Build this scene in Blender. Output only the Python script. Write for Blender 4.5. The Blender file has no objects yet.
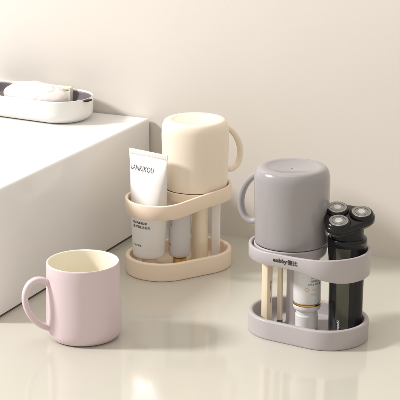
import bpy, bmesh, math, random
from mathutils import Vector, Matrix, noise
random.seed(7)
S = bpy.context.scene
C = S.collection
K = 0.01                      # everything below is written in centimetres
PI = math.pi
# ------------------------------------------------------------------ camera
YAW, PITCH = math.radians(24.6), math.radians(16.5)
FH = Vector((-math.sin(YAW), math.cos(YAW), 0))        # horizontal view direction
RT = Vector((math.cos(YAW), math.sin(YAW), 0))
cd = bpy.data.cameras.new('camera'); cam = bpy.data.objects.new('camera', cd); C.objects.link(cam)
cam.location = Vector((64.557, -141.005, 57.4095)) * K
cam.rotation_euler = (PI/2 - PITCH, 0, YAW)
cd.sensor_width = 36; cd.lens = 135; cd.clip_start = 0.05; cd.clip_end = 50
S.camera = cam
# ------------------------------------------------------------------ light
w = bpy.data.worlds.new('World'); S.world = w; w.use_nodes = True
bg = w.node_tree.nodes['Background']; bg.inputs[0].default_value = (1.0, 0.94, 0.86, 1); bg.inputs[1].default_value = 0.71
def area(name, loc, target, size, power, col):
    l = bpy.data.lights.new(name, 'AREA'); l.shape = 'DISK'; l.size = size*K; l.energy = power; l.color = col
    o = bpy.data.objects.new(name, l); C.objects.link(o); o.location = Vector(loc)*K
    o.rotation_euler = (Vector(target)-Vector(loc)).to_track_quat('-Z', 'Y').to_euler(); return o
KD = Vector((0.90, 0.436, 0)).normalized(); EL = math.radians(34)
kdir = KD*math.cos(EL) - Vector((0, 0, math.sin(EL)))
area('key_lamp', Vector((0, 5, 8)) - kdir*430, (0, 5, 8), 66, 205, (1.0, 0.99, 0.99))
area('overhead_softbox', (-15, -25, 190), (0, 22, 5), 120, 5, (1.0, 0.96, 0.91))
S.view_settings.view_transform = 'Standard'; S.view_settings.look = 'None'
S.view_settings.exposure = 0; S.view_settings.gamma = 1
S.render.engine = 'CYCLES'

# ------------------------------------------------------------------ materials
def mat(name, col, rough=.4, var=.03, vscale=60, bump=0, bscale=400, metal=0, coat=0, sss=0, spec=.5, rvar=0, trans=0):
    m = bpy.data.materials.new(name); m.use_nodes = True; n = m.node_tree; N = n.nodes; b = N['Principled BSDF']
    tc = N.new('ShaderNodeTexCoord'); nz = N.new('ShaderNodeTexNoise'); nz.inputs['Scale'].default_value = vscale; nz.inputs['Detail'].default_value = 5
    n.links.new(tc.outputs['Object'], nz.inputs['Vector'])
    mx = N.new('ShaderNodeMix'); mx.data_type = 'RGBA'
    mx.inputs[6].default_value = (*[c*(1-var) for c in col], 1); mx.inputs[7].default_value = (*[min(1, c*(1+var)) for c in col], 1)
    n.links.new(nz.outputs[0], mx.inputs[0]); n.links.new(mx.outputs[2], b.inputs['Base Color'])
    b.inputs['Roughness'].default_value = rough; b.inputs['Metallic'].default_value = metal
    b.inputs['Specular IOR Level'].default_value = spec
    b.inputs['Coat Weight'].default_value = coat; b.inputs['Coat Roughness'].default_value = .08
    if sss:
        b.inputs['Subsurface Weight'].default_value = sss; b.inputs['Subsurface Radius'].default_value = (1, .7, .5); b.inputs['Subsurface Scale'].default_value = .004
    if trans: b.inputs['Transmission Weight'].default_value = trans
    if rvar:
        mr = N.new('ShaderNodeMapRange'); mr.inputs[3].default_value = rough-rvar; mr.inputs[4].default_value = rough+rvar
        n.links.new(nz.outputs[0], mr.inputs[0]); n.links.new(mr.outputs[0], b.inputs['Roughness'])
    if bump:
        z2 = N.new('ShaderNodeTexNoise'); z2.inputs['Scale'].default_value = bscale; z2.inputs['Detail'].default_value = 3
        n.links.new(tc.outputs['Object'], z2.inputs['Vector'])
        bp = N.new('ShaderNodeBump'); bp.inputs['Strength'].default_value = bump; bp.inputs['Distance'].default_value = .001
        n.links.new(z2.outputs[0], bp.inputs['Height']); n.links.new(bp.outputs[0], b.inputs['Normal'])
    return m
M = dict(
 counter=mat('counter', (.585, .56, .49), .085, .03, 11, .02, 14, coat=0, rvar=.03),
 wall=mat('wall', (.725, .683, .63), .55, .02, 9, .05, 170),
 ceramic=mat('ceramic', (.86, .85, .84), .12, .012, 12, .02, 30),
 seam=mat('seam', (.13, .11, .085), .8),
 pink=mat('pink_plastic', (.68, .56, .585), .28, .01, 40, .05, 1500, sss=.08),
 cream_in=mat('cream_lining', (.90, .845, .71), .35, .01, 40, sss=.05),
 cream=mat('cream_plastic', (.88, .775, .645), .27, .01, 40, .03, 1500, sss=.08),
 peach=mat('peach_plastic', (.87, .725, .575), .40, .012, 40, .05, 1500, sss=.06),
 peach_clear=mat('amber_column', (.89, .77, .59), .14, .015, 40, coat=.8),
 mauve=mat('grey_mug_plastic', (.335, .315, .322), .2, .01, 40, .03, 1500, coat=.15),
 mauve2=mat('grey_holder_plastic', (.455, .418, .424), .42, .012, 40, .06, 1500),
 white=mat('tube_white', (.83, .815, .80), .32, .01, 30, .04, 900, sss=.05),
 tube_grey=mat('tube_grey', (.62, .60, .60), .35, .01, 30),
 pearl=mat('brush_pearl', (.87, .83, .80), .18, .01, 30, coat=.5),
 serum=mat('serum_white', (.72, .715, .71), .26, .01, 30, coat=.2),
 gold=mat('gold', (.68, .44, .17), .22, .05, 60, metal=1),
 goldink=mat('gold_ink', (.62, .45, .24), .5),
 ink=mat('black_ink', (.025, .025, .025), .5),
 greyink=mat('grey_ink', (.12, .12, .12), .5),
 whiteink=mat('white_ink', (.6, .6, .6), .5),
 black=mat('gloss_black', (.008, .008, .009), .2, .1, 50, spec=.35, rvar=.03),
 black2=mat('satin_black', (.010, .010, .011), .34, .1, 50, spec=.3),
 olive=mat('gunmetal_panel', (.095, .095, .075), .28, .05, 40, metal=.6),
 steel=mat('steel', (.36, .36, .35), .28, .06, 200, metal=1),
 steel2=mat('steel_dark', (.22, .22, .22), .35, .1, 200, metal=1),
 cap=mat('light_cap', (.72, .72, .71), .3),
 bamboo=mat('pale_wood', (.82, .70, .52), .5, .04, 30, .1, 300),
 green=mat('green_tip', (.05, .14, .07), .5),
 dishwhite=mat('dish_white', (.84, .83, .80), .3, .01, 30, .03, 500),
 liner=mat('liner_grey', (.16, .135, .145), .45, .03, 60, .1, 600),
 soap=mat('soap', (.80, .73, .715), .42, .02, 80, .12, 250, sss=.2),
 sponge=mat('sponge_white', (.84, .82, .72), .7, .03, 150, .5, 700),
 yellow=mat('sponge_yellow', (.80, .72, .36), .8, .05, 200, .5, 700),
)
M['crimp'] = mat('crimp', (.83, .815, .80), .36)
def ridges(m):
    n = m.node_tree; N = n.nodes; tc = N.new('ShaderNodeTexCoord'); wv = N.new('ShaderNodeTexWave'); wv.inputs['Scale'].default_value = 130
    bp = N.new('ShaderNodeBump'); bp.inputs['Strength'].default_value = .2; bp.inputs['Distance'].default_value = .0004
    n.links.new(tc.outputs['Object'], wv.inputs[0]); n.links.new(wv.outputs[1], bp.inputs['Height']); n.links.new(bp.outputs[0], N['Principled BSDF'].inputs['Normal'])
ridges(M['crimp'])
# wood grain for the sticks
def grain(m):
    n = m.node_tree; N = n.nodes; tc = N.new('ShaderNodeTexCoord'); mp = N.new('ShaderNodeMapping'); mp.inputs['Scale'].default_value = (700, 700, 18)
    nz = N.new('ShaderNodeTexNoise'); nz.inputs['Scale'].default_value = 1; nz.inputs['Detail'].default_value = 4
    mx = N.new('ShaderNodeMix'); mx.data_type = 'RGBA'; mx.inputs[6].default_value = (.76, .635, .45, 1); mx.inputs[7].default_value = (.86, .76, .58, 1)
    n.links.new(tc.outputs['Object'], mp.inputs[0]); n.links.new(mp.outputs[0], nz.inputs[0]); n.links.new(nz.outputs[0], mx.inputs[0])
    n.links.new(mx.outputs[2], N['Principled BSDF'].inputs['Base Color'])
grain(M['bamboo'])

# ------------------------------------------------------------------ helpers
def obj(name, bm, m, parent=None, smooth=True, angle=35, loc=None):
    bmesh.ops.remove_doubles(bm, verts=bm.verts, dist=1e-4)
    bmesh.ops.recalc_face_normals(bm, faces=bm.faces)
    for v in bm.verts: v.co *= K
    if smooth:
        for f in bm.faces: f.smooth = True
        for e in bm.edges:
            if len(e.link_faces) == 2 and e.calc_face_angle(0) > math.radians(angle): e.smooth = False
    me = bpy.data.meshes.new(name); bm.to_mesh(me); bm.free(); me.materials.append(M[m] if isinstance(m, str) else m)
    o = bpy.data.objects.new(name, me); C.objects.link(o)
    if loc is not None: o.location = Vector(loc)*K
    if parent: o.parent = parent
    return o
def thing(name, label, cat, loc=(0, 0, 0), rz=0, group=None):
    o = bpy.data.objects.new(name, None); C.objects.link(o); o.location = Vector(loc)*K; o.rotation_euler = (0, 0, rz)
    o.empty_display_size = .01; o['label'] = label; o['category'] = cat
    if group: o['group'] = group
    return o
def lathe(bm, prof, seg=96, M4=None, close=False):
    rings = []
    for r, z in prof:
        if r < 1e-6: rings.append([bm.verts.new((0, 0, z))])
        else: rings.append([bm.verts.new((r*math.cos(2*PI*i/seg), r*math.sin(2*PI*i/seg), z)) for i in range(seg)])
    pairs = list(zip(rings, rings[1:])) + ([(rings[-1], rings[0])] if close else [])
    for a, b in pairs:
        for i in range(seg):
            j = (i+1) % seg
            if len(a) == 1 and len(b) == 1: continue
            if len(a) == 1: bm.faces.new((a[0], b[i], b[j]))
            elif len(b) == 1: bm.faces.new((a[i], a[j], b[0]))
            else: bm.faces.new((a[i], a[j], b[j], b[i]))
    if M4 is not None:
        for rg in rings:
            for v in rg: v.co = M4 @ v.co
    return bm
def rnd(pts, n=5, rad=.3):
    """round the inner corners of a profile polyline"""
    out = [Vector(pts[0])]
    for a, b, c in zip(pts, pts[1:], pts[2:]):
        a, b, c = Vector(a), Vector(b), Vector(c)
        r1 = min(rad, (a-b).length*.48); r2 = min(rad, (c-b).length*.48)
        p = b+(a-b).normalized()*r1; q = b+(c-b).normalized()*r2
        for i in range(n+1):
            t = i/n; out.append(p*(1-t)**2 + b*2*t*(1-t) + q*t*t)
    out.append(Vector(pts[-1])); return [tuple(v) for v in out]
def catmull(P, n=8):
    P = [Vector(p) for p in P]; Q = [2*P[0]-P[1]]+P+[2*P[-1]-P[-2]]; out = []
    for i in range(1, len(Q)-2):
        for k in range(n):
            t = k/n; a, b, c, d = Q[i-1], Q[i], Q[i+1], Q[i+2]
            out.append(.5*((2*b)+(c-a)*t+(2*a-5*b+4*c-d)*t*t+(3*b-a-3*c+d)*t**3))
    out.append(P[-1]); return out
def rbox(bm, x, y, z, bev=.2, seg=4, M4=None):
    g = bmesh.ops.create_cube(bm, size=1)['verts']
    for v in g: v.co = Vector((v.co.x*x, v.co.y*y, v.co.z*z))
    es = list({e for v in g for e in v.link_edges})
    r = bmesh.ops.bevel(bm, geom=es, offset=bev, segments=seg, profile=.5, affect='EDGES')
    if M4 is not None:
        for v in bm.verts: v.co = M4 @ v.co
    return bm
def text_bm(s, size, weight=0.0, sx=1.0, spacing=1.0):
    cu = bpy.data.curves.new('t', 'FONT'); cu.body = s; cu.size = size; cu.offset = weight; cu.extrude = 0; cu.align_x = 'CENTER'; cu.space_character = spacing; cu.resolution_u = 4
    o = bpy.data.objects.new('t', cu); C.objects.link(o); bpy.context.view_layer.update()
    me = o.evaluated_get(bpy.context.evaluated_depsgraph_get()).to_mesh()
    bm = bmesh.new(); bm.from_mesh(me); o.evaluated_get(bpy.context.evaluated_depsgraph_get()).to_mesh_clear()
    bpy.data.objects.remove(o); bpy.data.curves.remove(cu)
    bmesh.ops.triangulate(bm, faces=bm.faces)
    for v in bm.verts: v.co.x *= sx
    return bm
def wrap_text(parent, name, s, size, m, fn, weight=0, sx=1, spacing=1, rot=0, bold=0):
    """flat lettering laid on a surface: fn(x, y) gives the 3D point just proud of it"""
    bm = text_bm(s, size, weight, sx, spacing)
    if rot:
        for v in bm.verts: v.co = Matrix.Rotation(rot, 4, 'Z') @ v.co
    if bold:
        b0 = bm.copy(); me0 = bpy.data.meshes.new('t'); b0.to_mesh(me0); b0.free()
        for i, (ox, oy) in enumerate(((bold, 0), (0, bold), (bold, bold))):
            k0 = len(bm.verts); bm.from_mesh(me0); bm.verts.ensure_lookup_table()
            for v in bm.verts[k0:]: v.co.x += ox; v.co.y += oy; v.co.z = .003*(i+1)
        bpy.data.meshes.remove(me0)
    for v in bm.verts:
        lift = v.co.z; q0 = Vector(fn(v.co.x, v.co.y)); v.co = q0+Vector((q0.x, q0.y, 0)).normalized()*lift
    for v in bm.verts: v.co *= K
    me = bpy.data.meshes.new(name); bm.to_mesh(me); bm.free(); me.materials.append(M[m])
    o = bpy.data.objects.new(name, me); C.objects.link(o); o.parent = parent; return o

# ------------------------------------------------------------------ setting
def struct(name, bm, m, angle=35):
    o = obj(name, bm, m, angle=angle); o['kind'] = 'structure'; return o
WY = 22.5
bm = bmesh.new(); rbox(bm, 300, 150, 4, .3, 3, Matrix.Translation((20, WY+.5-75, -2))); struct('counter', bm, 'counter')
bm = bmesh.new(); rbox(bm, 300, 6, 180, .1, 2, Matrix.Translation((20, WY+3.02, 60))); struct('wall', bm, 'wall')

# ------------------------------------------------------------------ wash basin
bx0, bx1, by0, by1, bh = -75, -17.06, -15.6, WY-.25, 14.05
basin = thing('wash_basin', 'thick white square-edged ceramic basin on the counter against the wall', 'basin', ((bx0+bx1)/2, (by0+by1)/2, 0))
bm = bmesh.new(); rbox(bm, bx1-bx0, by1-by0, bh-.12, .28, 5, Matrix.Translation((0, 0, bh/2+.06))); obj('body', bm, 'ceramic', basin)
bm = bmesh.new(); rbox(bm, bx1-bx0-.1, by1-by0-.1, .09, .02, 1, Matrix.Translation((0, 0, .05))); obj('sealant_seam', bm, 'seam', basin)

# ------------------------------------------------------------------ mugs
def mug(label, loc, az, outer, inv, H=8.0, s=1.0, lining=None):
    t = thing('mug', label, 'mug', loc)
    fz = (lambda z: H-z) if inv else (lambda z: z)
    ff = lambda P: [(r*s, fz(z)) for r, z in P]
    out = [(0, .34), (.12, .34), (.14, .30), (2.35, .20)] + rnd([(2.35, .20), (2.75, .03), (3.12, .0), (3.55, .14), (3.84, .75), (3.88, 1.9)], 4, .5)[1:] + \
          [(3.87, 2.6), (3.84, 4), (3.80, 5.5), (3.76, 7), (3.74, H-.16), (3.71, H-.05), (3.66, H)]
    inn = [(3.66, H), (3.58, H-.01), (3.52, H-.06), (3.49, H-.16), (3.50, 6), (3.54, 3), (3.54, 1.6), (3.40, .95), (3.0, .6), (1.5, .52), (0, .5)]
    bm = bmesh.new(); lathe(bm, ff(out), 128); obj('body', bm, outer, t, angle=60)
    bm = bmesh.new(); lathe(bm, ff(inn), 128); obj('lining', bm, lining or outer, t, angle=60)
    # handle: ear-shaped loop
    path = catmull([(3.62, 6.15), (3.85, 6.32), (4.35, 6.62), (5.05, 6.68), (5.72, 6.3), (6.13, 5.5), (6.2, 4.55), (5.95, 3.55), (5.45, 2.65), (4.8, 1.95), (4.2, 1.55), (3.85, 1.42), (3.66, 1.38)], 6)
    bm = bmesh.new(); rings = []; n = len(path); ns = 20
    for i, p in enumerate(path):
        tg = (path[min(i+1, n-1)]-path[max(i-1, 0)]).normalized(); nm = Vector((-tg.y, tg.x)); f = i/(n-1)
        e = max(0, 1-min(f, 1-f)/.09); a = .31+.12*e*e; b = .44-.04*math.sin(PI*f)+.14*e*e
        ring = []
        for k in range(ns):
            th = 2*PI*k/ns; cx, cy = math.cos(th), math.sin(th); q = 2.6
            u = math.copysign(abs(cx)**(2/q), cx)*a; v = math.copysign(abs(cy)**(2/q), cy)*b
            pr = p+nm*u; ring.append(bm.verts.new((pr.x*s, v, fz(pr.y))))
        rings.append(ring)
    for A, B in zip(rings, rings[1:]):
        for k in range(ns): bm.faces.new((A[k], A[(k+1) % ns], B[(k+1) % ns], B[k]))
    bm.faces.new(rings[0]); bm.faces.new(rings[-1][::-1])
    R = Matrix.Rotation(az, 4, 'Z')
    for v in bm.verts: v.co = R @ v.co
    obj('handle', bm, outer, t, angle=60)
    return t
def azim(right, fwd):            # azimuth of a direction given along the view's right / away from viewer
    d = RT*right + FH*fwd; return math.atan2(d.y, d.x)
mug('pale pink mug standing upright on the counter, cream inside', (-6.54, -14.41, 0), azim(-1, -.42), 'pink', False, H=8.1, lining='cream_in')
mug('cream mug upside down on the peach holder', (-5.68, 11.10, 9.55), azim(1, .62), 'cream', True, H=8.0)
mug('grey mug upside down on the grey holder', (11.97, -3.62, 9.55), azim(-1, .70), 'mauve', True, H=8.0)

# ------------------------------------------------------------------ holders
L, R0 = 2.177, 4.304
def stadium(off, na=40, nl=12):
    r = R0+off; P = []
    for i in range(nl): P.append((-L+2*L*i/nl, -r))
    for i in range(na): th = -PI/2+PI*i/na; P.append((L+r*math.cos(th), r*math.sin(th)))
    for i in range(nl): P.append((L-2*L*i/nl, r))
    for i in range(na): th = PI/2+PI*i/na; P.append((-L+r*math.cos(th), r*math.sin(th)))
    return P
def sstep(a, b, x):
    t = max(0, min(1, (x-a)/(b-a))); return t*t*(3-2*t)
def holder(label, cx, cy, ang, m, zlo, zhi, mug_side, column, colm):
    t = thing('mug_holder', label, 'holder', (cx, cy, 0), ang)
    # tray
    H = 2.1
    prof = rnd([(-.35, 0), (0, 0), (.02, H), (-.52, H), (-.58, .55), (-1.2, .5)], 5, .22)
    bm = bmesh.new(); loops = []
    for off, z in prof: loops.append([bm.verts.new((x, y, z)) for x, y in stadium(off)])
    for A, B in zip(loops, loops[1:]):
        n = len(A)
        for i in range(n): bm.faces.new((A[i], A[(i+1) % n], B[(i+1) % n], B[i]))
    bm.faces.new(loops[0]); bm.faces.new(loops[-1])
    obj('tray', bm, m, t, angle=50)
    # band
    bm = bmesh.new(); sec = []
    n = len(stadium(0))
    base = [(0, 'l', .06), (0, 'h', -.10), (-.03, 'h', -.03), (-.09, 'h', 0), (-.26, 'h', 0), (-.32, 'h', -.03), (-.35, 'h', -.10), (-.35, 'l', .06), (-.30, 'l', 0), (-.05, 'l', 0)]
    for off, w_, dz in base:
        row = []
        for x, y in stadium(off): row.append(bm.verts.new((x, y, (zlo(x) if w_ == 'l' else zhi(x))+dz)))
        sec.append(row)
    for A, B in zip(sec, sec[1:]+sec[:1]):
        for i in range(n): bm.faces.new((A[i], A[(i+1) % n], B[(i+1) % n], B[i]))
    obj('band', bm, m, t, angle=50)
    # cup seat at the mug end
    mx = mug_side*L
    bm = bmesh.new()
    prof = rnd([(0, 8.25), (3.55, 8.25), (3.74, 8.5), (3.78, 9.48), (3.5, 9.48), (3.44, 8.55), (0, 8.5)], 4, .15)
    lathe(bm, prof, 96, Matrix.Translation((mx, 0, 0))); obj('cup_seat', bm, m, t, angle=50)
    # rib that ties the seat to the band round the outer half
    bm = bmesh.new(); rows = []
    for r, z in ((3.74, 8.6), (4.02, 8.6), (4.02, 8.8), (3.74, 8.8)):
        rows.append([bm.verts.new((mx+mug_side*r*math.cos(a), r*math.sin(a), z)) for a in [(-PI/2)*1.04+PI*1.04*i/40 for i in range(41)]])
    for A, B in zip(rows, rows[1:]+rows[:1]):
        for i in range(40): bm.faces.new((A[i], A[i+1], B[i+1], B[i]))
    obj('rib', bm, m, t)
    # column
    lx, ly, cr = column
    d = Vector((lx, ly, 0)); d = Matrix.Rotation(-ang, 4, 'Z') @ (d-Vector((cx, cy, 0)))
    bm = bmesh.new(); lathe(bm, [(0, .45), (cr+.12, .45), (cr+.04, .75), (cr, 1.2), (cr, 7.6), (cr+.08, 8.1), (cr+.2, 8.3), (0, 8.3)], 48, Matrix.Translation((d.x, d.y, 0)))
    obj('column', bm, colm, t, angle=50)
    return t
GA, CA = -.118, .985
gzlo = lambda u: 8.07-1.0*sstep(0, 6.2, u)
gzhi = lambda u: 9.42+.2*sstep(0, 6, u)
gh = holder('grey two-tier mug holder with dark lettering on its band', 14.077, -3.907, GA, 'mauve2', gzlo, gzhi, -1, (12.45, -3.3, 0.95), 'mauve2')
czlo = lambda u: 7.28+.95*sstep(-4.2, 3.5, u)
czhi = lambda u: 8.92+1.0*sstep(-5, 4, u)
ch = holder('peach-beige two-tier mug holder beside the basin', -6.966, 9.254, CA, 'peach', czlo, czhi, 1, (-5.2, 11.2, 1.0), 'peach_clear')
# lettering on the grey band
def band_pt(s, z, off=.03):
    r = R0+off
    if s < 2*L and s >= 0: return (-L+s, -r, z)
    if s < 0: th = -PI/2 + s/R0; return (-L+r*math.cos(th), r*math.sin(th), z)
    th = -PI/2+(s-2*L)/R0; return (L+r*math.cos(th), r*math.sin(th), z)
wrap_text(gh, 'lettering', 'eubby', .60, 'ink', lambda x, y: band_pt(1.10+x, 8.64+y), weight=.02, sx=1.05, spacing=1.04)
wrap_text(gh, 'lettering', '優比', .56, 'ink', lambda x, y: band_pt(2.50+x, 8.60+y), bold=.022, sx=1.02)

# ------------------------------------------------------------------ face cleanser tube in the peach holder
def tube_thing():
    bx, by = -8.17-1.55*RT.x, 7.44-1.55*RT.y
    phi = math.radians(38)                                      # crimp turned towards the viewer on its right
    d = RT*math.cos(phi)-FH*math.sin(phi); rz = math.atan2(d.y, d.x)
    t = thing('squeeze_tube', 'white squeeze tube with black lettering, crimped end up, in the peach holder', 'tube', (bx, by, .55), rz)
    z0, z1 = 1.25, 13.65; r = 1.9
    bm = bmesh.new(); rings = []; ns = 96
    lean = lambda z: Vector((-.02*(z/z1), .0, 0))
    zs = [(z0, .80), (z0+.02, .88), (z0+.08, .95), (z0+.2, .99), (z0+.4, 1)] + [(z0+.4+(z1-z0-.4)*i/44, 1) for i in range(1, 45)]
    def surf(th, z, sc=1, pad=0):
        f = max(0, (z-z0-1.0)/(z1-.75-z0-1.0)); f = min(1, f)
        g = f**1.35
        a = r*(1-f)+2.82*f if f > 0 else r
        a = r+(2.82-r)*f**1.15; b = r*(1-g)*(1+.12*math.sin(PI*f))+.07*g
        cx, sy = math.cos(th), math.sin(th); q = 2+1.2*f
        cx = math.copysign(abs(cx)**(2/q), cx); sy = math.copysign(abs(sy)**(2/q), sy)
        dn = .07*noise.noise(Vector((cx*1.6, sy*1.2+3, z*.42)))*min(1, max(0, z-z0)*.5)
        return Vector(((a*sc+pad)*cx, (b*sc+pad+dn)*sy, z))+lean(z)
    for z, sc in zs: rings.append([bm.verts.new(surf(2*PI*i/ns, z, sc)) for i in range(ns)])
    for A, B in zip(rings, rings[1:]):
        for i in range(ns): bm.faces.new((A[i], A[(i+1) % ns], B[(i+1) % ns], B[i]))
    bm.faces.new(rings[0]); bm.faces.new(rings[-1])
    body = obj('body', bm, 'white', t, angle=60)
    # pressed crimp strip
    bm = bmesh.new(); rbox(bm, 5.64, .145, .60, .05, 3, Matrix.Translation((lean(14).x, 0, 13.37))); 
    obj('crimp', bm, 'crimp', t)
    bm = bmesh.new(); lathe(bm, [(0, 0), (.85, 0), (.9, .08), (.85, .95), (.7, 1.0), (.7, 1.27), (0, 1.27)], 48); obj('cap', bm, 'peach_clear', t)
    def on(x, y, z):
        # find the parameter whose x matches on the side facing the viewer (-y)
        lo, hi = -PI, 0
        for _ in range(30):
            md = (lo+hi)/2
            if surf(md, z+y).x < x: lo = md
            else: hi = md
        p = surf((lo+hi)/2, z+y); n = Vector((p.x-lean(z).x, p.y*2, 0)).normalized(); return p+n*.025
    wrap_text(t, 'brand_lettering', 'LANKIKOU', .80, 'ink', lambda x, y: on(-.62+x, y, 11.35), sx=.86, weight=.0)
    low = lambda x0, zz: (lambda x, y: (lambda th: (surf(th, zz+y)+Vector((math.cos(th), math.sin(th), 0))*.03-lean(zz+y))+lean(zz))(-PI/2+(x+x0)/r))
    wrap_text(t, 'lettering', 'CLEANSER', .36, 'ink', low(-.05, 5.45), weight=.006)
    wrap_text(t, 'lettering', '氨基酸洁面乳', .34, 'ink', low(.22, 4.98), weight=.002)
    wrap_text(t, 'lettering', 'Net:120g', .28, 'ink', low(-.20, 2.85), weight=.002)
    return t
tube_thing()
# shorter grey tube with a gold cap
def grey_tube():
    p = Vector((-8.17, 7.44, 0))+RT*1.95+FH*.35
    t = thing('squeeze_tube', 'small pale grey tube on a gold cap, right of the white crimped tube', 'tube', (p.x, p.y, .55), azim(1, -.3))
    bm = bmesh.new(); rings = []; ns = 64; r = 1.28
    for z, sc in [(1.15, .78), (1.18, .88), (1.28, .96), (1.45, 1)]+[(1.45+5.6*i/12, 1) for i in range(1, 13)]:
        f = (z-1.3)/5.8; f = max(0, f); rings.append([bm.verts.new((r*sc*(1-.0*f)*math.cos(2*PI*i/ns), r*sc*(1-.75*f**1.6)*math.sin(2*PI*i/ns), z)) for i in range(ns)])
    for A, B in zip(rings, rings[1:]):
        for i in range(ns): bm.faces.new((A[i], A[(i+1) % ns], B[(i+1) % ns], B[i]))
    bm.faces.new(rings[0]); bm.faces.new(rings[-1]); obj('body', bm, 'tube_grey', t, angle=60)
    bm = bmesh.new(); lathe(bm, [(0, 0), (.78, 0), (.82, .08), (.80, .9), (.66, .98), (.66, 1.17), (0, 1.17)], 40); obj('cap', bm, 'gold', t)
    wrap_text(t, 'lettering', 'SERUM', .30, 'ink', lambda x, y: (lambda th: Vector((r*1.02*math.cos(th), r*1.02*math.sin(th), 5.4+y)))(-PI/2-.42+x/r), rot=PI/2)
    wrap_text(t, 'lettering', '20g', .26, 'ink', lambda x, y: (lambda th: Vector((r*1.02*math.cos(th), r*1.02*math.sin(th), 2.6+y)))(-PI/2-.75+x/r))
grey_tube()
# toothbrushes (handles show, the rest is under the mugs)
def stick(name, label, loc, w, d, h, m, rz, lean=(0, 0), tip=None, group=None, text=None, bev=.12):
    t = thing(name, label, 'toothbrush', loc, rz, group)
    bm = bmesh.new(); rbox(bm, w, d, h, bev, 3, Matrix.Translation((0, 0, h/2+.02)))
    for v in bm.verts:
        k = v.co.z/h; v.co.x += lean[0]*k; v.co.y += lean[1]*k
    obj('handle', bm, m, t)
    if tip:
        bm = bmesh.new(); rbox(bm, w+.05, d+.05, .5, .1, 3, Matrix.Translation((0, 0, .26))); obj('end_cap', bm, tip, t)
    if text:
        for s_, z_, sz in text:
            wrap_text(t, 'lettering', s_, sz, 'greyink', lambda x, y: Vector((w/2+.012+lean[0]*(z_+y)/h, x, z_+y)), rot=-PI/2, weight=.003)
    return t
q = Vector((11.915, -3.65, 0))
a = q - RT*2.36 - FH*.15
stick('toothbrush', 'wide pale wooden toothbrush handle with small lettering, at the left end of the grey holder', (a.x, a.y, .52), .86, .86, 7.7, 'bamboo', YAW-math.radians(42), group='wooden toothbrushes', text=[('•Bamboo', 4.3, .30), ('natural', 2.7, .24)])
a = q - RT*1.0 - FH*.2
stick('toothbrush', 'narrow pale wooden toothbrush handle with a green end, beside the grey column', (a.x, a.y, .52), .46, .46, 7.7, 'bamboo', YAW-math.radians(30), tip='green', group='wooden toothbrushes', bev=.08)
a = Vector((-5.762, 11.068, 0)) + RT*2.5 + FH*-.2
stick('toothbrush', 'pearly pale toothbrush handle at the right end of the peach holder', (a.x, a.y, .52), 1.02, .55, 7.7, 'pearl', YAW-math.radians(12), bev=.16)

# ------------------------------------------------------------------ serum bottle in the grey holder
p = Vector((14.0, -4.05, 0))
sb = thing('serum_bottle', 'white cosmetic bottle with a gold ring, cap down in the grey holder', 'bottle', (p.x, p.y, .52))
bm = bmesh.new(); lathe(bm, rnd([(0, 2.0), (1.16, 2.0), (1.43, 2.28), (1.44, 2.72), (0, 2.72)], 4, .14), 80); obj('collar', bm, 'serum', sb)
bm = bmesh.new(); lathe(bm, [(0, 2.7), (1.41, 2.7), (1.46, 2.72), (1.47, 2.78), (1.46, 2.86), (1.41, 2.88), (0, 2.88)], 80); obj('gold_ring', bm, 'gold', sb)
bm = bmesh.new(); lathe(bm, rnd([(0, 2.87), (1.43, 2.87), (1.43, 7.3), (0, 7.5)], 4, .25), 80); obj('body', bm, 'serum', sb)
bm = bmesh.new(); lathe(bm, rnd([(0, 0), (1.17, 0), (1.2, 1.55), (1.1, 1.62), (1.1, 2.02), (0, 2.02)], 4, .1), 80); obj('cap', bm, 'serum', sb)
va = math.atan2(-FH.y, -FH.x)
def cyl(r, a0, z0): return lambda x, y: (r*math.cos(va+a0+x/r), r*math.sin(va+a0+x/r), z0+y)
for s_, z_, sz in (('HYDRA', 5.75, .27), ('ESSENCE', 5.42, .27), ('FACE SERUM', 5.08, .27)):
    wrap_text(sb, 'lettering', s_, sz, 'greyink', cyl(1.443, .52, z_), weight=.003)
wrap_text(sb, 'lettering', '◆', .55, 'goldink', cyl(1.443, -.1, 4.4))
wrap_text(sb, 'lettering', 'Gold', .30, 'goldink', cyl(1.443, .5, 4.5)); wrap_text(sb, 'lettering', 'Mini', .40, 'goldink', cyl(1.443, .42, 3.95))

# ------------------------------------------------------------------ electric shaver
p = Vector((16.24, -4.16, 0))+RT*1.90
sh = thing('electric_shaver', 'black three-head electric shaver standing in the grey holder', 'shaver', (p.x, p.y, .52))
hz = 12.75
def sect(th, r): return r*(1+.012*math.cos(4*th))
bm = bmesh.new(); rings = []; ns = 96
BP = [(0, 1.55), (.05, 1.66), (.2, 1.72), (2, 1.74), (5, 1.76), (7, 1.82), (8.6, 1.93), (9.6, 1.99), (9.95, 2.0), (10.12, 1.98), (10.22, 1.92), (10.26, 1.80), (10.18, 1.5)]
def brad(z):
    for (a, ra), (b, rb) in zip(BP, BP[1:]):
        if a <= z <= b: return ra+(rb-ra)*(z-a)/(b-a)
    return 1.9
for z, r in BP: rings.append([bm.verts.new((sect(2*PI*i/ns, r)*math.cos(2*PI*i/ns), sect(2*PI*i/ns, r)*math.sin(2*PI*i/ns), z)) for i in range(ns)])
for A, B in zip(rings, rings[1:]):
    for i in range(ns): bm.faces.new((A[i], A[(i+1) % ns], B[(i+1) % ns], B[i]))
bm.faces.new(rings[0]); bm.faces.new(rings[-1]); obj('body', bm, 'black', sh, angle=60)
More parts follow.
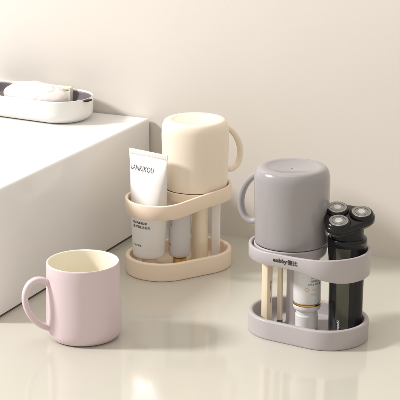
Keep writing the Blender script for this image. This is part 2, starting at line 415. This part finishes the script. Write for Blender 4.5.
def panel(name, lf, rt_, z0, z1, m, pad=.02, n=40):
    """thin curved plate on the body between two edge functions (angles from the viewer's side)"""
    bm = bmesh.new(); rows = []
    for i in range(n+1):
        z = z0+(z1-z0)*i/n; a0, a1 = lf(i/n), rt_(i/n); row = []
        for k in range(13):
            a = va+a0+(a1-a0)*k/12; pd = pad if 0 < k < 12 and 0 < i < n else -.01
            r = sect(a, brad(z))+pd; row.append(bm.verts.new((r*math.cos(a), r*math.sin(a), z)))
        rows.append(row)
    for A, B in zip(rows, rows[1:]):
        for k in range(12): bm.faces.new((A[k], A[k+1], B[k+1], B[k]))
    return obj(name, bm, m, sh, angle=60)
rd = math.radians
panel('front_panel', lambda t: rd(-42)+rd(38)*max(0, 1-t/.16)**1.6-rd(0)*t, lambda t: rd(6)-rd(3)*max(0, 1-t/.08), .35, 9.55, 'olive')
panel('grip_panel', lambda t: rd(12)+rd(16)*t, lambda t: rd(74)-rd(8)*t, .3, 8.4, 'black2')
panel('side_panel', lambda t: rd(66-34*t*t), lambda t: rd(80), 8.5, 9.9, 'olive', .015)
# neck
bm = bmesh.new(); lathe(bm, rnd([(0, 10.1), (1.80, 10.1), (1.66, 10.35), (1.62, 10.8), (1.75, 11.45), (0, 11.45)], 4, .2), 64); obj('neck', bm, 'black2', sh, angle=50)
# head: rounded triangle, tilted towards the viewer
hc = RT*-.22 + Vector((0, 0, 12.42))
nrm = (-FH*math.sin(rd(17)) + Vector((0, 0, math.cos(rd(17)))) - RT*.03).normalized()
ex = (RT-nrm*RT.dot(nrm)).normalized(); ey = nrm.cross(ex)
HM = Matrix.Translation(hc) @ Matrix((ex, ey, nrm)).transposed().to_4x4()
cut = [(-.80, 1.12), (-.84, -1.27), (1.58, .20)]
def hull(r, n=96):
    # support-function outline around the three cutters
    P = []
    for i in range(n):
        th = 2*PI*i/n; best = None
        # smooth max of the three supports
        k = 3.2; ws = [math.exp(k*(c[0]*math.cos(th)+c[1]*math.sin(th))) for c in cut]; s_ = sum(ws)
        x = sum(w_*c[0] for w_, c in zip(ws, cut))/s_; y = sum(w_*c[1] for w_, c in zip(ws, cut))/s_
        P.append((x+r*math.cos(th), y+r*math.sin(th)))
    return P
bm = bmesh.new(); rings = []
for r, z, sc, sh_ in [(.7, -1.6, .5, 0), (.95, -1.5, .7, 0), (1.12, -1.25, .86, 0), (1.27, -.95, .96, 0), (1.35, -.65, .99, 0), (1.375, -.35, 1, 0), (1.35, -.16, 1, 0), (1.28, -.05, 1, 0), (1.15, 0, 1, 0), (.6, .0, .8, 0)]:
    P = hull(r); rings.append([bm.verts.new((x*sc, y*sc, z)) for x, y in P])
for A, B in zip(rings, rings[1:]):
    n = len(A)
    for i in range(n): bm.faces.new((A[i], A[(i+1) % n], B[(i+1) % n], B[i]))
bm.faces.new(rings[0]); bm.faces.new(rings[-1])
for v in bm.verts: v.co = HM @ v.co
head = obj('head', bm, 'black', sh, angle=55)
bm = bmesh.new()
rows = []
for z, o_ in ((-.95, 1.29), (-.66, 1.372), (-.64, 1.35)):
    P = hull(o_); rows.append([bm.verts.new(HM @ Vector((x*(.993 if z > -.7 else .963), y*(.993 if z > -.7 else .963), z))) for x, y in P])
for A, B in zip(rows, rows[1:]):
    n = len(A)
    for i in range(n): bm.faces.new((A[i], A[(i+1) % n], B[(i+1) % n], B[i]))
obj('trim', bm, 'olive', sh, angle=55)
for cx_, cy_ in cut:
    T = HM @ Matrix.Translation((cx_, cy_, 0))
    bm = bmesh.new(); lathe(bm, rnd([(1.24, -.1), (1.22, .16), (1.06, .32), (.99, .33), (.98, .1)], 4, .1), 64, T); c_ = obj('cutter', bm, 'black', sh, angle=50)
    bm = bmesh.new(); lathe(bm, [(.99, .28), (.98, .34), (.94, .36), (.72, .36), (.70, .30), (.64, .30), (.62, .35), (.50, .352), (.48, .31), (.40, .31)], 64, T)
    g_ = obj('foil', bm, 'steel', c_, angle=25)
    bm = bmesh.new()
    for i in range(44):      # slots
        a = 2*PI*i/44; Q = T @ Matrix.Rotation(a, 4, 'Z')
        vs = [bm.verts.new(Q @ Vector(v)) for v in ((.745, -.012, .362), (.865, -.012, .362), (.865, .012, .362), (.745, .012, .362))]; bm.faces.new(vs)
    obj('slots', bm, 'ink', c_)
    bm = bmesh.new(); lathe(bm, [(.41, .30), (.40, .38), (.34, .42), (0, .43)], 40, T); obj('centre_cap', bm, 'cap', c_, angle=50)
wrap_text(sh, 'lettering', 'ROSMAN', .36, 'whiteink', lambda x, y: (lambda a, z: ((brad(z)+.05)*math.cos(a), (brad(z)+.05)*math.sin(a), z))(va-.44+x/1.75, 1.0+y), rot=PI/2, weight=.006)

# ------------------------------------------------------------------ soap dish on the basin
dx, dy, da, DL, DR, DZ, DH = -32.0, 17.95, -.075, 5.0, 4.02, 14.06, 2.95
dish = thing('soap_dish', 'white oval soap dish with a dark grey liner on top of the basin', 'soap dish', (dx, dy, DZ), da)
def stad(r, L_, na=32, nl=10):
    P = []
    for i in range(nl): P.append((-L_+2*L_*i/nl, -r))
    for i in range(na): th = -PI/2+PI*i/na; P.append((L_+r*math.cos(th), r*math.sin(th)))
    for i in range(nl): P.append((L_-2*L_*i/nl, r))
    for i in range(na): th = PI/2+PI*i/na; P.append((-L_+r*math.cos(th), r*math.sin(th)))
    return P
def sweep(prof, rr, ll, cap0=True, cap1=True):
    bm = bmesh.new(); loops = [[bm.verts.new((x, y, z)) for x, y in stad(rr+o_, ll)] for o_, z in prof]
    for A, B in zip(loops, loops[1:]):
        n = len(A)
        for i in range(n): bm.faces.new((A[i], A[(i+1) % n], B[(i+1) % n], B[i]))
    if cap0: bm.faces.new(loops[0])
    if cap1: bm.faces.new(loops[-1])
    return bm
obj('shell', sweep(rnd([(-1.45, 0), (-1.15, .02), (-.75, .12), (-.1, .75), (0, DH), (-.22, DH), (-.24, 1.0), (-.9, .5)], 5, .45), DR, DL), 'dishwhite', dish, angle=50)
obj('liner', sweep(rnd([(-.235, DH-.22), (-.36, DH-.2), (-.6, 1.5), (-1.3, 1.15), (-2.2, 1.1)], 5, .3), DR, DL, False, True), 'liner', dish, angle=50)
bm = bmesh.new(); rbox(bm, .95, 1.15, .22, .08, 3, Matrix.Translation((DL+DR-.02, -.35, DH-.16))); obj('drain_lip', bm, 'black2', dish)
# soap bar
def soap():
    t = thing('soap_bar', 'pale pink-white moulded bar of soap lying in the dish', 'soap', (-30.15, 16.7, DZ+2.75), -.14)
    bm = bmesh.new(); bmesh.ops.create_icosphere(bm, subdivisions=6, radius=1)
    for v in bm.verts:
        c = v.co.copy(); q = 2.9
        n_ = (abs(c.x)**q+abs(c.y)**q+abs(c.z)**q)**(1/q); c = c/n_
        x, y, z = c.x*4.55, c.y*2.4, c.z*1.38
        taper = 1-.22*max(0, c.x)**2-.20*max(0, -c.x)**2
        y *= taper; z *= taper
        if z > -.2:
            k = min(1, (z+.2)/.8)
            # shell-like ribs fanning over the top
            ang = math.atan2(y+3.0, x+.3); z += k*.05*math.cos(ang*11)*min(1, max(0, (y+2.0)/2))
            z += k*.05*math.exp(-((x-2.7-.5*y)/.25)**2) - k*.07*math.exp(-((x-3.0-.5*y)/.18)**2)
            e = math.hypot((x+.2)/3.1, (y-.1)/1.75); z -= k*.10*math.exp(-((e-1)/.07)**2) - k*.05*max(0, 1-e)
            z += .05*noise.noise(Vector((x*.9, y*.9, z)))
        v.co = Vector((x, y, z))
    bmesh.ops.rotate(bm, verts=bm.verts, cent=(0, 0, 0), matrix=Matrix.Rotation(.04, 3, 'Y') @ Matrix.Rotation(.16, 3, 'X'))
    obj('bar', bm, 'soap', t, angle=80)
    return t
soap()
sp = thing('sponge_block', 'small white block with a yellowish end behind the soap in the dish', 'sponge', (-29.6, 21.0, DZ+1.25), -.05)
bm = bmesh.new(); rbox(bm, 4.6, .7, 1.98, .15, 4, Matrix.Translation((0, 0, 1.03))); obj('block', bm, 'sponge', sp)
bm = bmesh.new(); rbox(bm, .9, .84, .3, .08, 3, Matrix.Translation((1.5, 0, 1.75))); obj('yellow_layer', bm, 'yellow', sp)
